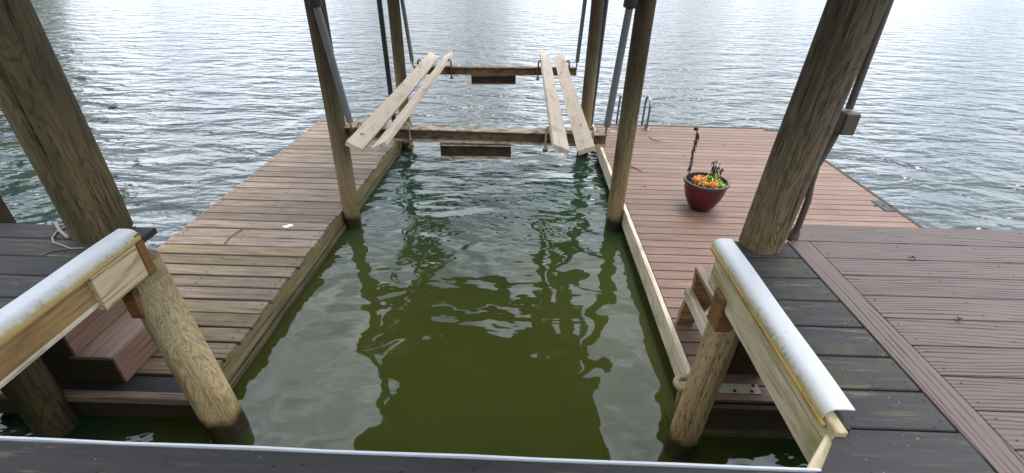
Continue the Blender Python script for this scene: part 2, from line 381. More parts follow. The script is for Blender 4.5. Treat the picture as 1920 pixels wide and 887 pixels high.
M_roofu = plain('roof_underside', srgb(98, 84, 66), .85, 0, .3, 3)
M_roof = plain('roof_metal', srgb(70, 84, 74), .5, .3, .2, 3)
M_bank = plain('bank_ground', srgb(66, 76, 40), .95, 0, .4, 1.5)
def leaf_mat():
    t = NT('shore_leaf'); v, rnd, ob = t.coords(); n = t.noise(v, .5, 4)
    return t.out(t.ramp(n, [(.3, (.04, .10, .018, 1)), (.7, (.12, .25, .05, 1))]), .6)
M_leaf = leaf_mat(); M_bark = plain('bark', srgb(70, 58, 46), .9, 0, .4, 8)

# ------------------------------------------------------------------ setting: water, shore
m = MB(); m.quad((-400, -60, 0), (400, -60, 0), (400, 700, 0), (-400, 700, 0))
tag(m.build('lake_water', WATER, origin=(0, 0, 0)), kind='structure')
m = MB()                                             # unseen shore bank; raised to a steep hillside behind to block sky light
prof = [(60, -1.0), (40, -1.0), (14, -1.), (6, -1.), (2.6, -1.)]
ring = [(-110, 140), (-72, 93), (-54, 64), (-44, 44), (-36, 24), (-24, 4), (-10, -5), (0, -6.5), (20, -8), (60, -14), (140, -30)]
pts = []
for i, (x, y) in enumerate(ring):
    a = Vector(ring[max(0, i-1)]); b = Vector(ring[min(len(ring)-1, i+1)]); d = (b-a).normalized(); nrm = Vector((d.y, -d.x))
    if nrm.y > 0 and i > 5: nrm = -nrm
    if i <= 5: nrm = Vector((-abs(nrm.x), abs(nrm.y)*.2)).normalized()
    row = []
    for k, (off, z) in enumerate(((-1., -.6), (.6, .25), (3, 1.2), (9, 4.), (26, 13.), (70, 28.))):
        row.append(Vector((x+nrm.x*off, y+nrm.y*off, (z if z < 1 else z*(.05, .10, .3, .6)[i] if i < 4 else z)+random.uniform(-.1, .1))))
    pts.append(row)
for r in pts: m.v += r
for i in range(len(pts)-1):
    for k in range(5): m.f.append((i*6+k, i*6+k+1, (i+1)*6+k+1, (i+1)*6+k))
tag(m.build('unseen_lake_bank', M_bank, smooth=True), kind='structure')
m = MB(); rnd = random.Random(3)                      # the wood along the left shore: outside the view, but the lake mirrors it
for i in range(17):
    k = 1.75+i/16*3.05; i0 = min(int(k), 9); a = Vector(ring[i0]).lerp(Vector(ring[i0+1]), k-i0)
    cx_, cy_ = a.x - rnd.uniform(2, 9), a.y + rnd.uniform(-2, 4); hgt = rnd.uniform(12, 18); wd = rnd.uniform(4, 6)
    for _ in range(520):
        u = Vector((rnd.gauss(0, 1), rnd.gauss(0, 1), rnd.gauss(0, 1))).normalized()*rnd.random()**.4
        lump = 1+.35*noise.noise(u*2.2+Vector((i*7, 0, 0)))
        c = Vector((cx_+u.x*wd*lump, cy_+u.y*wd*lump, 1+hgt*.55+u.z*hgt*.48*lump)); s_ = rnd.uniform(.35, .8)
        t1 = Vector((rnd.gauss(0, 1), rnd.gauss(0, 1), rnd.gauss(0, 1))).normalized(); t2 = t1.orthogonal().normalized()
        m.quad(c-t1*s_, c-t2*s_*.6, c+t1*s_, c+t2*s_*.6)
tag(m.build('shore_wood', M_leaf), 'green leafy wood along the lake bank far left, mirrored in the water', 'trees', kind='stuff')

# ------------------------------------------------------------------ levels
ZU, ZR, ZL = CAMH-1.3, CAMH-2.25, CAMH-2.3           # upper deck, right dock, left dock

# ------------------------------------------------------------------ right floating dock
XRI, XRO, YR0, YR1 = 1.118, 3.98, 1.93, 7.16
rd = empty('floating_dock', (2.5, 4.5, 0), 'wide low dock of pinkish brown boards with flower pot on it', 'dock')
n = 43; pitch = (YR1-YR0)/n
for i in range(n):
    y = YR0+(i+.5)*pitch
    box('deck_board', ((XRI+XRO)/2+.004, y+.012*0, ZR-.0125+random.uniform(-.001, .001)), (XRO-XRI-.03, pitch-.010, .025), M_right, rd, .002, (0, 0, random.uniform(-.0006, .0006)))
fa = bar('inner_fascia', (XRI-.006, YR0-.01, ZR-.088), (XRI-.006, YR1+.01, ZR-.088), .038, .185, M_pale, rd, .004)
tag(fa, 'bleached pale fascia board along the slip')
bar('outer_fascia', (XRO+.01, YR0, ZR-.09), (XRO+.01, YR1+.02, ZR-.09), .04, .19, M_under, rd, .004)
bar('end_fascia', (XRI+.02, YR1+.022, ZR-.09), (XRO-.02, YR1+.022, ZR-.09), .038, .19, M_under, rd, .004)
bar('end_fascia', (XRI+.02, YR0-.022, ZR-.10), (XRO-.02, YR0-.022, ZR-.10), .038, .16, M_under, rd, .004)
bar('lower_rail', (XRI+.02, YR0-.03, ZR-.225), (XRO-.02, YR0-.03, ZR-.225), .06, .06, M_wet, rd, .004)
for k in range(4):
    yy = YR0+.7+k*1.28
    box('float', ((XRI+XRO)/2, yy, -.02), (XRO-XRI-.2, 1.1, .30), M_under_fill, rd, .03)  # dark float boxes added beneath the boards to block light
def hinge(px, py, rz, nm='hinge_plate'):
    p = atz(px, py, ZR+.005)
    h = box(nm, p, (.24, .11, .008), M_blackm, rd, .002, (0, 0, rz))
    for s_ in (-.08, 0, .08):
        m = MB(); m.lathe(p+Vector((s_*math.cos(rz), s_*math.sin(rz), .004)), [(.012, 0), (.012, .006), (.0, .008)], 8); m.build('bolt', M_blackm, h)
hinge(1447, 243, 0); hinge(1656, 386, R(90))
box('cleat_plate', atz(1158, 247, ZR+.004), (.2, .09, .006), M_alu, rd, .001)
# pile guide plate at the near inner corner
pp = atz(1384, 729, ZR+.004)
gp = box('guide_plate', pp, (.26, .075, .006), M_plate, rd, .001)
tag(gp, 'worn white metal plate with bolts')
for dx in (-.03, .075, .1):
    m = MB(); m.lathe(pp+Vector((dx, -.02 if dx < .09 else .025, .003)), [(.010, 0), (.010, .005), (0, .007)], 8); m.build('bolt', M_screw, gp)
# boarding ladder: two hoops bolted to the far edge
lad = empty('boarding_ladder', atz(1185, 236, ZR), 'aluminium boarding ladder with two hooped handrails on dock edge', 'ladder')
for px in (1160, 1208):
    b0 = atz(px, 237, ZR); yb = 6.99; x0 = b0.x
    pts = [(x0, yb, ZR+.005), (x0, yb, ZR+.30)]
    for k in range(9):
        a = math.pi-math.pi*k/8; pts.append((x0, yb+.15+.15*math.cos(a), ZR+.32+.13*math.sin(a)))
    pts += [(x0, yb+.30, ZR+.30), (x0, yb+.30, -.9)]
    m = MB(); m.tube(pts, .017, 10); m.build('handrail', M_alu, lad, True)
    box('foot_bracket', (x0-.02, yb+.01, ZR+.05), (.012, .09, .10), M_alu, lad, .001)
    box('foot_flange', (x0, yb+.01, ZR+.004), (.07, .12, .008), M_alu, lad, .001)
xa, xb = atz(1160, 237, ZR).x, atz(1208, 237, ZR).x
for z in (.02, -.28, -.58): bar('rung', (xa, 7.29, z), (xb, 7.29, z), .06, .03, M_alu, lad)

# ------------------------------------------------------------------ left floating dock (runs a little askew)
ld = empty('floating_dock', (-2.4, 4.5, 0), 'long narrow low dock of weathered brown planks left of the slip', 'dock')
YL0, YL1 = 2.03, 7.28
inner = lambda y: -1.875+(y-2.)*.031
outer = lambda y: -3.175+(y-3.4)*.014
n = 35; pitch = (YL1-YL0)/n
for i in range(n):
    y = YL0+(i+.5)*pitch; a, b = outer(y), inner(y)+random.uniform(-.012, .012)
    box('deck_board', ((a+b)/2, y, ZL-.018+random.uniform(-.003, .003)), (round(b-a, 2), pitch-random.choice((.012, .015, .019)), .036), M_left2 if random.random() < .7-(i-4)*.06 else M_left, ld, .004,
        (random.uniform(-.012, .012), random.uniform(-.002, .002), random.uniform(-.003, .003)))
box('end_board', (-2.32, YL0-.075, ZL-.02), (.94, .13, .036), M_black, ld, .004)
yy = [YL0-.1, YL1]
bar('upper_fascia', (inner(yy[0])-.02, yy[0], ZL-.105), (inner(yy[1])-.02, yy[1], ZL-.105), .04, .14, M_moss, ld, .006)
bar('rub_board', (inner(yy[0])+.005, yy[0]-.02, ZL-.205), (inner(yy[1])+.005, yy[1], ZL-.205), .05, .10, M_wet, ld, .008)
bar('outer_fascia', (outer(yy[0])+.02, yy[0], ZL-.12), (outer(yy[1])+.02, yy[1], ZL-.12), .04, .17, M_moss, ld, .006)
bar('end_fascia', (outer(YL1)+.02, YL1-.03, ZL-.12), (inner(YL1)-.03, YL1-.03, ZL-.12), .04, .17, M_moss, ld, .006)
bar('end_fascia', (outer(YL0)+.05, YL0-.16, ZL-.02), (inner(YL0)-.01, YL0-.16, ZL-.02), .055, .05, M_left, ld, .005)
bar('end_fascia', (outer(YL0)+.05, YL0-.15, ZL-.12), (inner(YL0)-.02, YL0-.15, ZL-.12), .04, .14, M_under, ld, .005)
m = MB()
for i in range(n):
    for x in (outer(YL0+i*pitch)+.06, (outer(YL0)+inner(YL0))/2, inner(YL0+i*pitch)-.05):
        for f in (.28, .72): m.lathe((x+random.uniform(-.01, .01), YL0+(i+f)*pitch, ZL-.001), [(.006, 0), (.005, .004), (0, .004)], 6)
tag(m.build('screw_heads', M_screw, ld), kind='stuff')
for k in range(4): box('float', (-2.52, YL0+.6+k*1.32, -.05), (1.05, 1.15, .24), M_under_fill, ld, .03)  # same dark boxes under the left dock, put in to stop light

# ------------------------------------------------------------------ upper deck, right side
ur = empty('upper_deck', (2, 1.6, ZU), 'raised deck of black planks and grooved mauve composite boards, right side', 'deck')
XE = 1.085
def gap(px, py): return atz(px, py, ZU).y
bl = [2.19] + [gap(*p) for p in ((1440, 482), (1440, 519), (1451, 561), (1484, 609.5), (1522, 664.5), (1566, 728), (1600, 803))]
XB = 1.447
T = .036
for i in range(len(bl)-1):
    y1, y0 = bl[i], bl[i+1]
    box('black_board', ((XE+XB)/2, (y0+y1)/2, ZU-T/2), (XB-XE-.004, round(y1-y0-.009, 3), T), M_black, ur, .004, (0, 0, random.uniform(-.004, .004)))
y1 = bl[-1]; y0 = y1-.165
c1, c2 = atz(1572, 806, ZU), atz(1541, 883, ZU)
m = MB(); m.prism([(c1.x, y1-.006), (c2.x, c2.y), (c2.x-.02, y0+.004), (XB-.002, y0+.004), (XB-.002, y1-.006)], ZU-T, ZU); m.build('black_board', M_black, ur)
yy = y0
while yy > -1.2:
    box('black_board', ((.9+XB)/2, yy-.0725, ZU-T/2), (XB-.9-.004, .140, T), M_black, ur, .004); yy -= .15
bar('border_board', (XB+.062, 2.20, ZU-.013), (XB+.062, -1.2, ZU-.013), .118, .03, M_comp, ur, .003)
lines = [2.395] + [gap(*p) for p in ((1640, 455.5), (1650, 486), (1680, 518), (1720, 556), (1760, 598.5), (1800, 649.5), (1820, 706), (1860, 770))]
XC = XB+.124
ylist = lines[:]
while ylist[-1] > -1.2: ylist.append(ylist[-1]-.148)
for i in range(len(ylist)-1):
    y1, y0 = ylist[i], ylist[i+1]; xa = XC if i > 0 else XC-.09
    if y1-y0 < .1: continue
    box('composite_board', ((xa+4.4)/2, (y0+y1)/2, ZU-.0125), (4.4-xa, round(y1-y0-.005, 3), .025), M_comp, ur, .0025)
box('gap_shade_slab', ((XE+4.4)/2+.06, .5, ZU-.125), (4.4-XE-.1, 3.3, .10), M_under_fill, ur, .003)  # black slab below the boards; its colour stands in for shade in the gaps
bar('rim_joist', (XE+.08, 2.20, ZU-.13), (4.4, 2.33, ZU-.13), .04, .19, M_under, ur, .003)
m = MB()
for (a, b, xs) in ((bl, 0, (XE+.05, XB-.03)),):
    for i in range(len(a)-1):
        for x in xs:
            for f in (.25, .75): m.lathe((x+random.uniform(-.008, .008), a[i+1]+(a[i]-a[i+1])*f, ZU), [(.0055, .0), (.0045, .0012), (0, .0012)], 7)
for i in range(len(ylist)-14):
    y1, y0 = ylist[i], ylist[i+1]
    for x in (XC+.04, XC+.44, XC+.85, XC+1.25):
        for f in (.22, .78): m.lathe((x+random.uniform(-.006, .006), y0+(y1-y0)*f, ZU), [(.0045, .0), (.0035, .0012), (0, .0012)], 6)
tag(m.build('screw_heads', M_screw, ur), kind='stuff')

# edge beam with a white vinyl cap: the same profile on both sides
def cap_profile(sgn):
    """x outwards to the slip = +; closed thin shell"""
    out = [(-.05, .0), (-.02, .0015), (.012, .0), (.026, -.006), (.036, -.017), (.041, -.034), (.043, -.055)]
    inn = [(a-.004*(1 if i > 3 else 0), b-.005) for i, (a, b) in enumerate(out)]
    inn[-1] = (.038, -.055)
    return [(a*sgn, b) for a, b in out+inn[::-1]]
def capmat():
    t = NT('stained_vinyl_cap'); v, rnd, ob = t.coords(); so_ = t.sep(ob); z = so_[2]; y = t.sep(t.pos())[1]
    n = t.noise(t.mapping(v, (7, 7, 20)), 2., 6, .65); nl = t.noise(t.mapping(v, (4, 9, 4)), 1.5, 6, .7)
    zz = t.math('MULTIPLY_ADD', t.math('ADD', z, t.math('MULTIPLY_ADD', nl, .036, -.018)), 16., .5)
    c = t.ramp(zz, [(.08, (.44, .28, .07, 1)), (.30, (.46, .38, .18, 1)), (.52, (.56, .54, .42, 1)), (.72, (.53, .53, .50, 1)), (.88, (.55, .56, .57, 1))])
    st = t.noise(t.mapping(v, (12, 75, 30)), 1., 5, .7); pa = t.noise(t.mapping(v, (2, 4, 2)), 1.6, 4, .6)
    band = t.ramp(zz, [(.12, 0.), (.28, 1.), (.55, 1.), (.80, 0.)])
    mk = t.math('MULTIPLY', t.math('MULTIPLY', t.ramp(st, [(.42, 0.), (.56, 1.)]), band), t.ramp(pa, [(.44, 0.), (.60, 1.)]))
    c = t.mix(t.math('MULTIPLY', mk, .6), c, (.16, .15, .10, 1))
    sp = t.noise(v, 55, 2, .5); c = t.mix(t.math('MULTIPLY', t.ramp(sp, [(.72, 0.), (.76, 1.)]), .5), c, (.16, .14, .10, 1))
    c = t.mix(t.math('MULTIPLY', t.ramp(n, [(.5, 0.), (.75, 1.)]), .25), c, (.38, .38, .33, 1))
    return t.out(c, t.math('MULTIPLY_ADD', n, .2, .36), t.bump(n, .0006, .5), .35)
M_cap = capmat()
eb = empty('edge_beam', (1.05, 1.5, ZU-.1), 'mossy timber edge beam with white vinyl cap, right of slip', 'beam')
bar('beam', (1.045, .985, ZU-.085), (1.045, 2.06, ZU-.085), .04, .215, M_beamR, eb, .004)
bar('ledger', (1.074, 1.0, ZU-.03), (1.074, 2.15, ZU-.03), .016, .10, M_under, eb, .002)
m = MB(); X, Z = Vector((1, 0, 0)), Vector((0, 0, 1))
m.sweep(cap_profile(-1), [((1.056, 1.045+(2.11-1.045)*k/8, ZU+.058+.002*math.sin(k*1.3)), X, Z) for k in range(9)]); m.build('vinyl_cap', M_cap, eb, True)
bar('lip', (1.014, 1.025, ZU-.002), (1.014, 2.10, ZU+.002), .014, .022, M_lip, eb, .003)
a, b = atz(1556, 812, ZU-.03), atz(1520, 884, ZU-.05)
bar('corner_block', (1.03, .995, ZU-.10), (.905, .872, ZU-.10), .036, .17, M_beamR, eb, .003)

le = empty('edge_beam', (-1.95, 1.5, ZU-.1), 'amber timber edge beam with white vinyl cap, left of slip', 'beam')
p1, p2 = atx(265, 448, -1.845), atx(35, 620, -1.845)           # cap lip, far and near
dv = (p2-p1)/(p2.y-p1.y); q = lambda y, dx=0, dz=0: p1+dv*(y-p1.y)+Vector((dx, 0, dz))
yf, yn = p1.y, .92
m = MB(); m.sweep(cap_profile(1), [((0, (yn-yf)*(k/8-.5), .002*math.sin(k*1.1)), X, Z) for k in range(9)])
o = m.build('vinyl_cap', M_cap, le, True, origin=(0, 0, -.027)); o.location = q((yf+yn)/2, -.043, .055-.027)-wloc(le); o.rotation_euler = (math.atan(dv.z), 0, -math.atan(dv.x))
bar('lip', q(yf-.02, -.012, .0), q(yn, -.012, .0), .012, .024, M_lip, le, .003)
bar('beam', q(1.66, -.06, -.075), q(yn, -.06, -.075), .05, .14, M_beamL, le, .004)
bar('lower_beam', q(1.65, -.045, -.155), q(yn, -.045, -.155), .03, .022, M_pale, le, .003)
bk = bar('end_block', q(yf-.035, -.028, -.10), q(1.63, -.028, -.10), .038, .185, M_block, le, .003)
tag(bk, 'short new pale pine block with strong grain')
bar('end_cap', q(yf+.012, -.045, -.085), q(yf-.034, -.045, -.085), .085, .235, M_cut, le, .003)

# ------------------------------------------------------------------ upper deck, left side and the front walkway
ul = empty('upper_deck', (-3, 1.5, ZU), 'raised deck of worn black planks on the left side', 'deck')
gl = [gap(0, 417)] + [gap(*p) for p in ((0, 444.5), (0, 477.5), (0, 514), (0, 556))]
while gl[-1] > .95: gl.append(gl[-1]-.152)
for i in range(len(gl)-1):
    y1, y0 = gl[i], gl[i+1]
    xe = q((y0+y1)/2).x-.09
    box('black_board', ((xe-5)/2, (y0+y1)/2, ZU-T/2), (round(xe+5, 3), round(y1-y0-.007, 3), T), M_black, ul, .004, (0, 0, 0))
bar('rim_joist', (-5, gl[0]-.03, ZU-.13), (-2.1, gl[0]-.03, ZU-.13), .04, .185, M_under, ul, .003)
bar('cross_beam', (-3.2, 1.90, ZU-.17), (-2.0, 1.90, ZU-.17), .04, .19, M_under, ul, .003)
for x in (-2.3, -3.0, -3.7, -4.4): bar('joist', (x, .9, ZU-.12), (x, gl[0]-.06, ZU-.12), .04, .17, M_under, ul, .003)
fk = empty('front_walkway', (-1, .4, ZU), 'dark plank walkway with thin white edging along the bottom', 'walkway')
ye = .882
box('black_board', (-1.62, ye-.09, ZU-T/2), (5.06, .17, T), M_black, fk, .004, (0, 0, R(-.35)))
for k in range(8): box('black_board', (-1.7, ye-.27-k*.152, ZU-T/2), (5.06, .145, T), M_black, fk, .004)
bar('rim_joist', (-4.1, ye-.05, ZU-.13), (.88, ye-.065, ZU-.13), .04, .18, M_under, fk, .003)
m = MB()
fr = []
for k in range(25):
    x = -4.1+k/24*5.02; fr.append(((x, ye+.001-(x+1.6)*.0061+.0012*math.sin(k*2.1), ZU+.002+.0012*math.sin(k*1.7)), Vector((0, 1, 0)), Z))
m.sweep([(-.004, -.03), (.003, -.03), (.003, .003), (-.004, .003)], fr); m.build('edge_strip', M_strip, fk)

# ------------------------------------------------------------------ posts and piles
def pile(name, x, y, z0, z1, r0, r1, mat, label, seed, cracks=(), group=None, seg=48, rings=60, rough=.02, cat='piling', lean=(0, 0)):
    m = MB(); base = Vector((x, y, z0)); rr = random.Random(seed); off = Vector((seed*3.7, seed*1.3, 0))
    for i in range(rings+1):
        f = i/rings; z = z0+(z1-z0)*f; r = r0+(r1-r0)*f
        bow = Vector((noise.noise(Vector((z*.35, seed, 0))), noise.noise(Vector((z*.35, seed+9, 0))), 0))*.012
        for k in range(seg):
            a = 2*math.pi*k/seg; d = Vector((math.cos(a), math.sin(a), 0))
            rad = r*(1+rough*noise.noise(d*1.5+Vector((0, 0, z*1.2))+off)*2+rough*.5*noise.noise(d*6+Vector((0, 0, z*2))+off))
            for (ca, za, zb, dep) in cracks:
                if za < z < zb:
                    aa = ca+.10*noise.noise(Vector((z*1.6, ca, seed))); da = (a-aa+math.pi) % (2*math.pi)-math.pi
                    fade = min(1, (z-za)/.15, (zb-z)/.15)
                    rad -= dep*fade*math.exp(-(da/.06)**2)
            m.v.append(Vector((x+lean[0]*z, y+lean[1]*z, z))+bow+d*rad)
    for i in range(rings):
        for k in range(seg): m.f.append((i*seg+k, i*seg+(k+1) % seg, (i+1)*seg+(k+1) % seg, (i+1)*seg+k))
    m.f.append(tuple(reversed(range(seg)))); m.f.append(tuple(rings*seg+k for k in range(seg)))
    o = m.build(name, mat, None, True, origin=base)
    return tag(o, label, cat, group)
ROOFZ = 4.3
prb = atz(1436, 458, ZU); plb = atz(190, 432, ZU)
pile('deck_post', prb.x-.03-.045*ZU, prb.y, ZU, ROOFZ, .105, .107, M_post, 'thick dark round timber post on right deck beside grey conduit', 11,
     ((R(-70), 1.1, 2.2, .012), (R(-125), 1.5, 4.2, .008), (R(180), 1.1, 4.4, .006)), seg=96, rings=110, lean=(.045, 0))
pile('deck_post', plb.x, plb.y, ZU, ROOFZ, .13, .125, M_postL, 'thick greenish round timber post on left deck with long crack', 12,
     ((R(-75), 1.35, 3.4, .014), (R(-35), 1.1, 1.6, .01)), seg=96, rings=110)
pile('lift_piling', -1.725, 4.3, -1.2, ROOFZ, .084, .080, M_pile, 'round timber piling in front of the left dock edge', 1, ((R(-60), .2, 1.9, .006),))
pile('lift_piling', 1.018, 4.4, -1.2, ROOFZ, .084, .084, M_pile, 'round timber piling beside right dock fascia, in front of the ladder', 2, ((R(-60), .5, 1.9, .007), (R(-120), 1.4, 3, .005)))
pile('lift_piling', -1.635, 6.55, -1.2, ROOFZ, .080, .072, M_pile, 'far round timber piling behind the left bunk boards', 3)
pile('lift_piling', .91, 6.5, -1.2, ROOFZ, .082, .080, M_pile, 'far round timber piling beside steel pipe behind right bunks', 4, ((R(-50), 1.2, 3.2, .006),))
sl = atz(430, 806, 0); sr = atz(1273, 846, 0)
tl = atz(252, 487, ZU-.12); tr = atz(1366, 598, ZU-.30)
pile('support_piling', sl.x, sl.y, -1.2, ZU-.12, .104, .104, M_stub, 'thick tan piling under left edge beam, cut off below deck', 5, ((R(-40), .2, .9, .006),), seg=72, rough=.03, lean=((tl.x-sl.x)/(ZU-.12), (tl.y-sl.y)/(ZU-.12)))
pile('support_piling', sr.x, sr.y+.02, -1.2, ZU-.27, .086, .084, M_stubR, 'bark textured tan piling under the right edge beam', 6, ((R(-110), .1, .9, .008), (R(-60), .3, .95, .008)), seg=72, rough=.05, lean=((tr.x-sr.x)/(ZU-.3), (tr.y-sr.y-.02)/(ZU-.3)))
du = atz(110, 800, 0)
pile('support_piling', du.x, du.y, -1.2, ZU-.05, .1, .1, M_postL, 'dark shaded piling under the left deck beside brown steps', 7, seg=32)
# notched blocks bolted on the stub piles
c = aty(256, 566, 1.89); b1 = box('bearing_block', c, (.07, .07, .17), M_cut, None, .004); tag(b1, 'charred orange wood block on the left stub piling', 'wood block')
b2 = box('bearing_block', (tr.x-.045, tr.y-.02, ZU-.225), (.10, .12, .20), M_cut, None, .006); tag(b2, 'orange wood block on top of the right stub piling', 'wood block')
b3 = bar('bearing_beam', (tr.x+.01, tr.y+.0, ZU-.26), (tr.x+.6, tr.y+.0, ZU-.26), .09, .12, M_under, None, .004); tag(b3, 'dark short beam behind the right edge beam', 'beam')
# slim dark post beyond the left deck
pz = atz(34, 416, ZU-.05)
o = bar('slim_post', (pz.x-.02, gl[0]+.06, -.8), (pz.x-.02, gl[0]+.06, ROOFZ-1.6), .05, .05, M_under, None, .004, up=(0, 1, 0)); tag(o, 'slim dark brown post beyond the left deck edge', 'post')

# ------------------------------------------------------------------ roof over the slip (seen only in the water)
rf = empty('boathouse_roof', (-.45, 3.6, ROOFZ), 'boathouse roof over the slip, mirrored dark in the calm water', 'roof')
bar('roof_beam', (1.31, -.3, ROOFZ+.1), (1.31, 7.8, ROOFZ+.1), .1, .22, M_under, rf, .004)
bar('roof_beam', (-2.15, -.3, ROOFZ+.1), (-2.15, 7.8, ROOFZ+.1), .1, .22, M_under, rf, .004)
for k in range(10): bar('rafter', (-2.2, -.2+k*.87, ROOFZ+.14), (1.36, -.2+k*.87, ROOFZ+.14), .04, .14, M_under, rf, .003)
m = MB(); m.prism([(-2.32, -.4), (1.45, -.4), (1.45, 7.95), (-2.32, 7.95)], ROOFZ+.212, ROOFZ+.24); m.build('soffit', M_roofu, rf)
m = MB(); m.sweep([(-2.34, 0), (1.47, 0), (-.45, .75)], [((0, -.4, ROOFZ+.245), X, Z), ((0, 8.0, ROOFZ+.245), X, Z)]); m.build('roof_shell', M_roof, rf)

# ------------------------------------------------------------------ boat lift
bl_ = empty('boat_lift', (-.4, 5.6, 1.), 'boat lift with two rusty cross beams and four pale bunk boards', 'boat lift')
YN, YF = 4.33, 6.6
def ibeam(a, b, h, wf, mat_web, mat_fl, nm='cross_beam'):
    a, b = Vector(a), Vector(b); c = (a+b)/2; root = bar(nm, a, b, .012, h-.02, mat_web, bl_, 0)
    up = Vector((0, 0, h/2-.005))
    for s_, n_ in ((1, 'top_flange'), (-1, 'bottom_flange')):
        f = bar(n_, a+up*s_, b+up*s_, wf, .010, mat_fl, None, .001); f.parent = root; f.matrix_parent_inverse.identity()
        f.location = root.rotation_euler.to_matrix().inverted() @ (up*s_); f.rotation_euler = (0, 0, 0)
    return root
nL, nR = aty(650, 246, YN), aty(1136, 261, YN)
ibeam(nL, nR, .12, .12, M_rustw, M_rustf)
fL, fR = aty(776, 131, YF), aty(1081, 134, YF)
ibeam(fL, fR, .095, .09, M_rust, M_rust)
a, b = aty(826, 279, YN), aty(958, 281, YN); ibeam(a-Vector((0, 0, .01)), b-Vector((0, 0, .01)), .135, .10, M_rustd, M_rustf, 'keel_block')
a, b = aty(884, 148, YF), aty(967, 148.5, YF); ibeam(a-Vector((0, 0, .004)), b-Vector((0, 0, .004)), .115, .09, M_rustd, M_rust, 'keel_block')
def bunk(nl, nr, fl, fr_, y0=3.70, y1=6.95):
    A, B = aty(*nl, y0), aty(*nr, y0); C, D = aty(*fl, y1), aty(*fr_, y1)
    wv = (B-A); mid0, mid1 = (A+B)/2, (C+D)/2
    wv = wv.normalized()*.145; fwd = (mid1-mid0).normalized(); up = wv.normalized().cross(fwd)
    if up.z < 0: up = -up
    m = MB(); fr = []
    for k in range(13):
        c = mid0.lerp(mid1, k/12)+Vector((0, 0, -.012*math.sin(math.pi*k/12)))-up*.019
        fr.append((c, wv.normalized(), up))
    m.sweep([(-.0725, -.019), (.0725, -.019), (.0725, .016), (.0695, .019), (-.0695, .019), (-.0725, .016)], fr)
    o = m.build('bunk_board', M_bunk, bl_); return A, B, C, D
def bunkmat():
    t = NT('bunk_board_pine'); v, rnd, ob = t.coords()
    g = t.noise(t.mapping(v, (40, 1.6, 40)), 1., 5, .6, .4); bl2 = t.noise(t.mapping(v, (8, 1.2, 8)), 1., 4)
    kn = t.noise(t.mapping(v, (13, 4.5, 13)), 1.2, 2, .5)
    c = t.mix(g, (.52, .40, .28, 1), (.72, .60, .45, 1)); c = t.hsv(c, t.math('MULTIPLY_ADD', bl2, .4, .78))
    c = t.mix(t.math('MULTIPLY', t.ramp(kn, [(.70, 0.), (.76, 1.)]), .75), c, srgb(112, 82, 58))
    c = t.mix(t.math('MULTIPLY', t.ramp(t.noise(t.mapping(v, (9, 2.2, 9), (4, 4, 4)), 1.4, 5, .65), [(.5, 0.), (.66, 1.)]), .4), c, srgb(150, 128, 104))
    return t.out(c, .65, t.bump(g, .001, .8), .3)
M_bunk = bunkmat()
bks = [bunk((652, 266.5), (677, 278.7), (807, 99), (822, 104)), bunk((696.8, 278.2), (719, 266.6), (835, 103), (845, 99)),
       bunk((1041.2, 271.6), (1066.3, 281.6), (1016, 100.5), (1028.4, 104)), bunk((1085.8, 283), (1112.3, 274.3), (1040.6, 105), (1053.9, 102))]
def bracket(px, py, Y, s_, hgt=.11):
    """bent flat hook: clamps the beam and turns in to hold a bunk"""
    p = aty(px, py, Y); m = MB(); Yd = Vector((0, 1, 0))
    path = [p+Vector((0, 0, -.15)), p+Vector((0, 0, 0)), p+Vector((0, 0, hgt-.03)), p+Vector((s_*.01, 0, hgt-.006)), p+Vector((s_*.026, 0, hgt)), p+Vector((s_*.045, 0, hgt-.03))]
    m.tube(path, .011, 8); o = m.build('bunk_bracket', M_rustf if Y < 5 else M_rust, bl_, True)
    box('clamp_bolt', p+Vector((0, -.01, -.145)), (.05, .05, .012), M_rust, o, .001)
    return o
for px, s_ in ((672, 1), (768, -1), (1024, 1), (1112, -1)): bracket(px, 247 if px < 900 else 254, YN-.04, s_, .085)
for px, s_ in ((784, 1), (846, -1), (1009, 1), (1067, -1)): bracket(px, 125 if px < 900 else 127, YF-.055, s_, .09)
# pipes that sleeve the lift cables
def pipe(name, a, b, r, mat, label, coup=None, cable=0):
    root = empty(name, a, label, 'pipe'); a, b = Vector(a), Vector(b); d = (b-a).normalized()
    m = MB(); m.tube([a, a+(b-a)*.5, b], r, 16); m.build('tube', mat, root, True)
    if coup:
        m = MB(); c = a+d*((coup-a.z)/d.z); m.tube([c, c+d*.012, c+d*.2, c+d*.21], [r*1.3, r*1.75, r*1.75, r*1.3], 16); m.build('coupling', M_sleeve, root, True)
    if cable:
        m = MB(); m.tube([a+d*.02, a-d*cable], .009, 8); m.build('cable', M_rust, root, True)
    return root
def up_to(a, b, z): d = b-a; return a+d*((z-a.z)/d.z)
a, b = aty(656, 229, 4.17), aty(590, 0, 4.17); pipe('cable_sleeve', a, up_to(a, b, ROOFZ), .030, M_pvc, 'grey pipe with dark coupling beside left front piling', b.z-.05, .09)
a, b = aty(1138, 237, 4.3), aty(1183, 0, 4.3); pipe('cable_sleeve', a, up_to(a, b, ROOFZ), .032, M_pvc, 'grey pipe with dark coupling beside right front piling', b.z-.06, .09)
a, b = aty(773, 115, YF), aty(754, 0, YF); pipe('cable_sleeve', a, up_to(a, b, ROOFZ), .026, M_pvc, 'thin grey pipe above the far left end of the lift beam', None, .08)
a, b = aty(1082, 117, YF), aty(1097, 0, YF); pipe('cable_sleeve', a, up_to(a, b, ROOFZ), .026, M_pvc, 'thin grey pipe above the far right end of the lift beam', None, .08)
a, b = aty(738, 220, 6.7), aty(711, 0, 6.7); pipe('guide_pole', up_to(a, b, -.6), up_to(a, b, ROOFZ), .034, M_dpipe, 'dark steel guide pole at the left dock, crossing behind bunks')
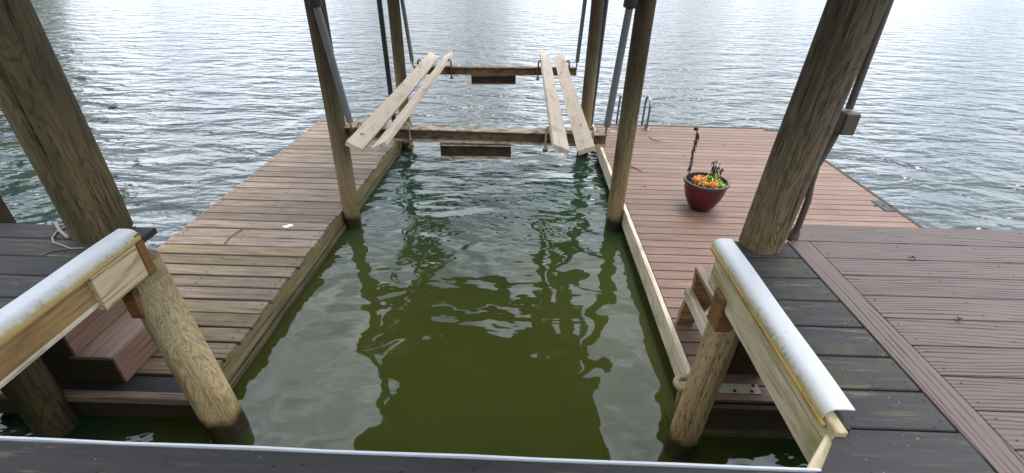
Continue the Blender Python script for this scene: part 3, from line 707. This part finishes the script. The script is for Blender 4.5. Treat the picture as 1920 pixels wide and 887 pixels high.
a, b = aty(1106, 230, 6.75), aty(1135, 0, 6.75); pipe('guide_pole', up_to(a, b, -.6), up_to(a, b, ROOFZ), .045, M_dpipe, 'dark steel guide pole touching the far right piling')

# ------------------------------------------------------------------ steps
st = empty('steps', (-2.5, 2.3, ZL), 'brown composite steps going up from left dock to deck', 'steps')
b0 = atz(239.5, 719, ZL); sx, sy = b0.x, b0.y; W = .62
for k in range(3):
    x1 = sx-.215*k-.02; zt = ZL+.215*(k+1)
    wk = W if k < 2 else .22
    for j in range(2): bar('riser_board', (x1+.004, sy+.005, zt-.159+j*.102), (x1+.004, sy+wk-.005, zt-.159+j*.102), .02, .1, M_stepr, st, .002)
    for j in range(2): bar('tread', (x1-.06-j*.125, sy, zt-.0125), (x1-.06-j*.125, sy+wk, zt-.0125), .122, .025, M_step, st, .003)
for y, nk in ((sy+.02, 3), (sy+W-.02, 2)):
    poly = [(sx-.03, ZL+.002)]
    for k in range(nk): poly += [(sx-.03-.215*k, ZL+.215*(k+1)-.027), (sx-.03-.215*(k+1), ZL+.215*(k+1)-.027)]
    poly += [(sx-.03-.215*nk, ZL+.002)]
    m = MB(); m.sweep(poly, [((0, y-.018, 0), X, Z), ((0, y+.018, 0), X, Z)]); m.build('stringer', M_under, st)

s2 = empty('steps', (1.4, 2.4, ZR), 'open timber steps from the right dock up behind right edge beam', 'steps')
y0, y1 = 2.16, 2.64
t1 = atx(1278, 545, 1.165); 
bar('tread', (1.19, y0, ZR+.262), (1.19, y1, ZR+.262), .05, .085, M_pale, s2, .012)
bar('tread', (1.262, y0, ZR+.480), (1.262, y1-.03, ZR+.480), .15, .03, M_step, s2, .003)
bar('tread', (1.40, y0, ZR+.70), (1.40, y1-.03, ZR+.70), .15, .03, M_step, s2, .003)
for y in (y0+.024, y1-.02):
    poly = [(1.17, ZR+.002), (1.17, ZR+.22), (1.20, ZR+.30), (1.20, ZR+.464), (1.33, ZR+.464), (1.33, ZR+.684), (1.5, ZR+.684), (1.62, ZR+.60), (1.62, ZR+.002)]
    poly = [(1.165, ZR+.002), (1.165, ZR+.10), (1.185, ZR+.215), (1.215, ZR+.22), (1.20, ZR+.464), (1.33, ZR+.464), (1.36, ZR+.684), (1.5, ZR+.684), (1.5, ZR+.45), (1.27, ZR+.002)]
    m = MB(); m.sweep(poly, [((0, y-.019, 0), X, Z), ((0, y+.019, 0), X, Z)]); m.build('stringer', M_under if y < 2.4 else M_beamL, s2)
for k, z in enumerate((ZR+.10, ZR+.33)): bar('cleat', (1.25+.05*k, y1-.06, z), (1.42+.05*k, y1-.06, z), .03, .035, M_pale, s2, .002)
for k in range(3): bar('side_board', (1.31+k*.105, y0-.012, ZR+.003), (1.31+k*.105, y0-.012, ZR+.40), .10, .02, M_under, s2, .002, up=(0, 1, 0))

# tan mooring eye and stub pipe beside the right stub piling
me_ = empty('mooring_eye', atz(1278, 722, ZR), 'tan curved mooring eye beside the bark textured piling', 'mooring eye')
c = atz(1284, 720, ZR+.01); m = MB()
m.tube([c+Vector((.12, .052, .0)), c+Vector((.03, .051, .0))]+[c+Vector((.05*math.cos(R(a)), .05*math.sin(R(a)), 0)) for a in range(90, 271, 20)]+[c+Vector((.03, -.05, 0)), c+Vector((.06, -.05, 0))], .021, 12); m.build('eye', M_tanpipe, me_, True)
c = atz(1277, 745, ZR-.06); m = MB(); m.tube([c+Vector((.0, .03, .06)), c+Vector((0, .01, -.10))], .018, 10); m.build('stub_pipe', M_tanpipe, me_, True)

# ------------------------------------------------------------------ conduit on the right post
cd = empty('electrical_conduit', atz(1487, 444, ZU), 'grey conduit with junction box up the right deck post', 'conduit')
yc = prb.y+.05
pts = [atz(1487, 446, ZU)]+[aty(x, y, yc) for x, y in ((1499, 418), (1515, 376), (1521, 345), (1531, 312), (1548, 285), (1564, 256), (1573, 240))]
m = MB(); m.tube(pts, .0165, 12); m.build('lower_pipe', M_grey, cd, True)
m = MB(); a, b = aty(1592, 204, yc), aty(1668, 0, yc); m.tube([a, up_to(a, b, 2.6), up_to(a, b, ROOFZ)], .0165, 12); m.build('upper_pipe', M_grey, cd, True)
c0 = atz(1487, 446, ZU); m = MB(); m.lathe(c0, [(.026, 0), (.026, .04), (.02, .05)], 14); m.build('base_coupling', M_grey, cd, True)
jb = aty(1583, 228, yc); box('junction_box', jb, (.066, .085, .105), M_grey, cd, .004)
box('box_lid', jb+Vector((0, -.05, 0)), (.060, .008, .098), M_grey, cd, .002)

# ------------------------------------------------------------------ flower pot and its plants
pb = atz(1312, 390, ZR); pot = empty('flower_pot', pb, 'dark red glazed flower pot standing on the right dock', 'flower pot')
PH = .32
m = MB(); m.lathe(pb, [(0, .003), (.085, .0), (.10, .006), (.14, .06), (.178, .14), (.200, .22), (.208, .295), (.208, PH-.02)], 48); m.build('body', M_glaze, pot, True)
m = MB(); m.lathe(pb, [(.206, PH-.035), (.219, PH-.032), (.224, PH-.018), (.219, PH-.002), (.208, PH), (.200, PH-.004), (.196, PH-.03), (.19, PH-.12), (.17, PH-.17)], 48); m.build('rim', M_rim, pot, True)
m = MB(); rr = random.Random(5)
for i in range(9):
    for k in range(24):
        a = 2*math.pi*k/24; r = .192*i/8; m.v.append(pb+Vector((r*math.cos(a), r*math.sin(a), PH-.075+rr.uniform(-.008, .008))))
for i in range(8):
    for k in range(24): m.f.append((i*24+k, i*24+(k+1) % 24, (i+1)*24+(k+1) % 24, (i+1)*24+k))
m.build('soil', M_soil, pot)
SZ = ZR+PH-.075
def leaf(m, base, d, ln, wd, droop=.3, fold=.3):
    d = Vector(d).normalized(); side = d.cross(Vector((0, 0, 1))).normalized() if abs(d.z) < .98 else Vector((1, 0, 0))
    mid = base+d*ln*.5+Vector((0, 0, fold*.02)); tip = base+d*ln-Vector((0, 0, droop*ln)); dep = Vector((0, 0, -fold*wd))
    i = len(m.v); m.v += [base, mid+side*wd-dep, mid+dep*.4, mid-side*wd-dep, tip]
    m.f += [(i, i+1, i+2), (i, i+2, i+3), (i+1, i+4, i+2), (i+2, i+4, i+3)]
def clump(name, c, mat, n_, spread, h, lw, label, cat, seed):
    rr = random.Random(seed); m = MB()
    for _ in range(n_):
        a = rr.uniform(0, 6.283); r = spread*rr.random()**.6; b = Vector(c)+Vector((r*math.cos(a), r*math.sin(a), 0)); top = h*rr.uniform(.5, 1)
        lean = Vector((rr.uniform(-.4, .4), rr.uniform(-.4, .4), 1)).normalized(); m.tube([b, b+lean*top], [.003, .002], 4)
        for j in range(7):
            p = b+lean*top*(.3+.7*j/6); aa = rr.uniform(0, 6.283); leaf(m, p, (math.cos(aa), math.sin(aa), rr.uniform(.5, 2.4)), lw*rr.uniform(.7, 1.5), lw*.17, rr.uniform(-.1, .35))
    return tag(m.build(name, mat), label, cat)
PC = Vector((pb.x, pb.y, SZ-.004))
clump('bedding_plant', PC+Vector((-.055, .03, 0)), M_orange, 13, .06, .085, .05, 'orange leafed plant at the left inside the red pot', 'plant', 1)
clump('bedding_plant', PC+Vector((.03, -.075, 0)), M_orange, 12, .055, .075, .05, 'orange leafed plant at the front of the red pot', 'plant', 2)
clump('bedding_plant', PC+Vector((-.02, -.04, 0)), M_yellow, 6, .09, .07, .04, 'thin yellow sprigs between the orange plants in the red pot', 'plant', 8)
clump('bedding_plant', PC+Vector((.115, -.045, 0)), M_lime, 13, .042, .075, .045, 'lime green plant at the right front of the red pot', 'plant', 3)
clump('bedding_plant', PC+Vector((.07, .075, 0)), M_lime, 12, .07, .085, .05, 'sparse lime green plant at the back of the red pot', 'plant', 4)
# tall dead stalk
yb = pb.y+.06; s0 = Vector((aty(1292, 324, yb).x, yb, SZ-.01)); sp = [s0]+[aty(x, y, yb) for x, y in ((1293, 318), (1297, 300), (1301, 280), (1306, 262), (1309, 250), (1305, 243))]
ds = empty('dead_stalk', s0, 'tall dead flower stalk with shrivelled leaves in red pot', 'plant')
m = MB(); m.tube(sp, [.006, .006, .0055, .005, .005, .004, .004], 6); m.build('stem', M_dry, ds)
m = MB(); rr = random.Random(9)
for i in range(120):
    f = rr.uniform(.9, 5.4); p = sp[int(f)].lerp(sp[int(f)+1], f-int(f)); a = rr.uniform(0, 6.283)
    leaf(m, p, (math.cos(a)*.5, math.sin(a)*.5, -1), rr.uniform(.03, .075), .006, .2)
m.build('withered_leaves', M_dry, ds)
m = MB(); hd = sp[-1]; m.lathe(hd-Vector((0, 0, .014)), [(0, 0), (.018, .006), (.024, .018), (.02, .032), (0, .038)], 10); m.build('seed_head', M_dryd, ds, True)
wp = empty('withered_plant', PC+Vector((.10, .08, 0)), 'small blackened withered plant at the back of red pot', 'plant')
yb = pb.y+.09; w0 = Vector((aty(1336, 332, yb).x, yb, SZ-.01)); m = MB()
tips = [aty(x, y, yb+dy) for x, y, dy in ((1338, 304, 0), (1344, 302, .03), (1351, 308, -.03), (1356, 316, .02), (1341, 312, -.04))]
for t_ in tips: m.tube([w0, (w0*.5+t_*.5)+Vector((0, 0, .03)), t_], [.004, .003, .002], 5)
m.build('stem', M_dryd, wp); m = MB()
for t_ in tips:
    for _ in range(9):
        p = w0.lerp(t_, rr.uniform(.45, 1))+Vector((0, 0, .015)); a = rr.uniform(0, 6.283); leaf(m, p, (math.cos(a)*.5, math.sin(a)*.5, -1), rr.uniform(.03, .06), .009, .2)
m.build('withered_leaves', M_dryd, wp)

# ------------------------------------------------------------------ litter
def litter(name, pts, r, mat, label, cat, z, zs=None):
    m = MB(); P = [atz(x, y, z+(zs[i] if zs else r*.9)) for i, (x, y) in enumerate(pts)]
    m.tube(P, [r*(1-.4*i/len(P)) for i in range(len(P))], 6); return tag(m.build(name, mat, None, True), label, cat)
litter('twig', [(455, 430), (441, 437), (429, 446), (420, 458)], .006, M_twig, 'curved grey twig lying on the left dock planks', 'twig', ZL+.004)
litter('twig', [(1217, 257), (1224, 262), (1238, 265)], .006, M_twig, 'thin twig on right dock between piling and ladder', 'twig', ZR+.001)
litter('twig', [(1181, 311), (1192, 315), (1203, 321)], .006, M_twig, 'thin twig on right dock just beside front piling', 'twig', ZR+.001)
litter('cord', [(104, 418), (112, 432), (128, 446)], .009, M_wire, 'short pale piece of cord by the left post', 'cord', ZU+.001)
litter('cord', [(128, 423), (108, 433), (98, 446), (101, 455), (118, 460), (132, 466), (156, 465)], .005, M_wire, 'long curled grey cord on the left deck', 'cord', ZU+.001)
litter('twig', [(80, 478), (100, 470), (120, 468), (134, 465)], .004, M_twig, 'dark twig end beside the curled cord', 'twig', ZU+.001)
c = atz(540, 424, ZL+.001); m = MB(); pl_ = []
for k in range(14): a = 2*math.pi*k/14; r = .032*(1+.25*math.sin(k*.9)+.15*math.sin(k*1.8+1)); pl_.append((c.x+r*1.3*math.cos(a), c.y+r*math.sin(a)))
m.prism(pl_, ZL, ZL+.004); tag(m.build('bird_dropping', M_white), 'white bird dropping on the left dock planks', 'dropping')
lf = [(1358, 273, ZR), (1206, 350, ZR), (1283, 292, ZR), (1702, 484, ZU), (1798, 596, ZU)]
wh = ['beyond the flower pot', 'left of the flower pot', 'behind the dead stalk', 'on a far composite board', 'on a near composite board']
for (x, y, z), w_ in zip(lf, wh):
    m = MB(); leaf(m, atz(x, y, z+.004), (random.uniform(-1, 1), random.uniform(-1, 1), .1), .035, .011, 0, .5); tag(m.build('dead_leaf', M_dryd), 'tiny dark dead leaf '+w_, 'leaf', 'dead leaves on the decks')
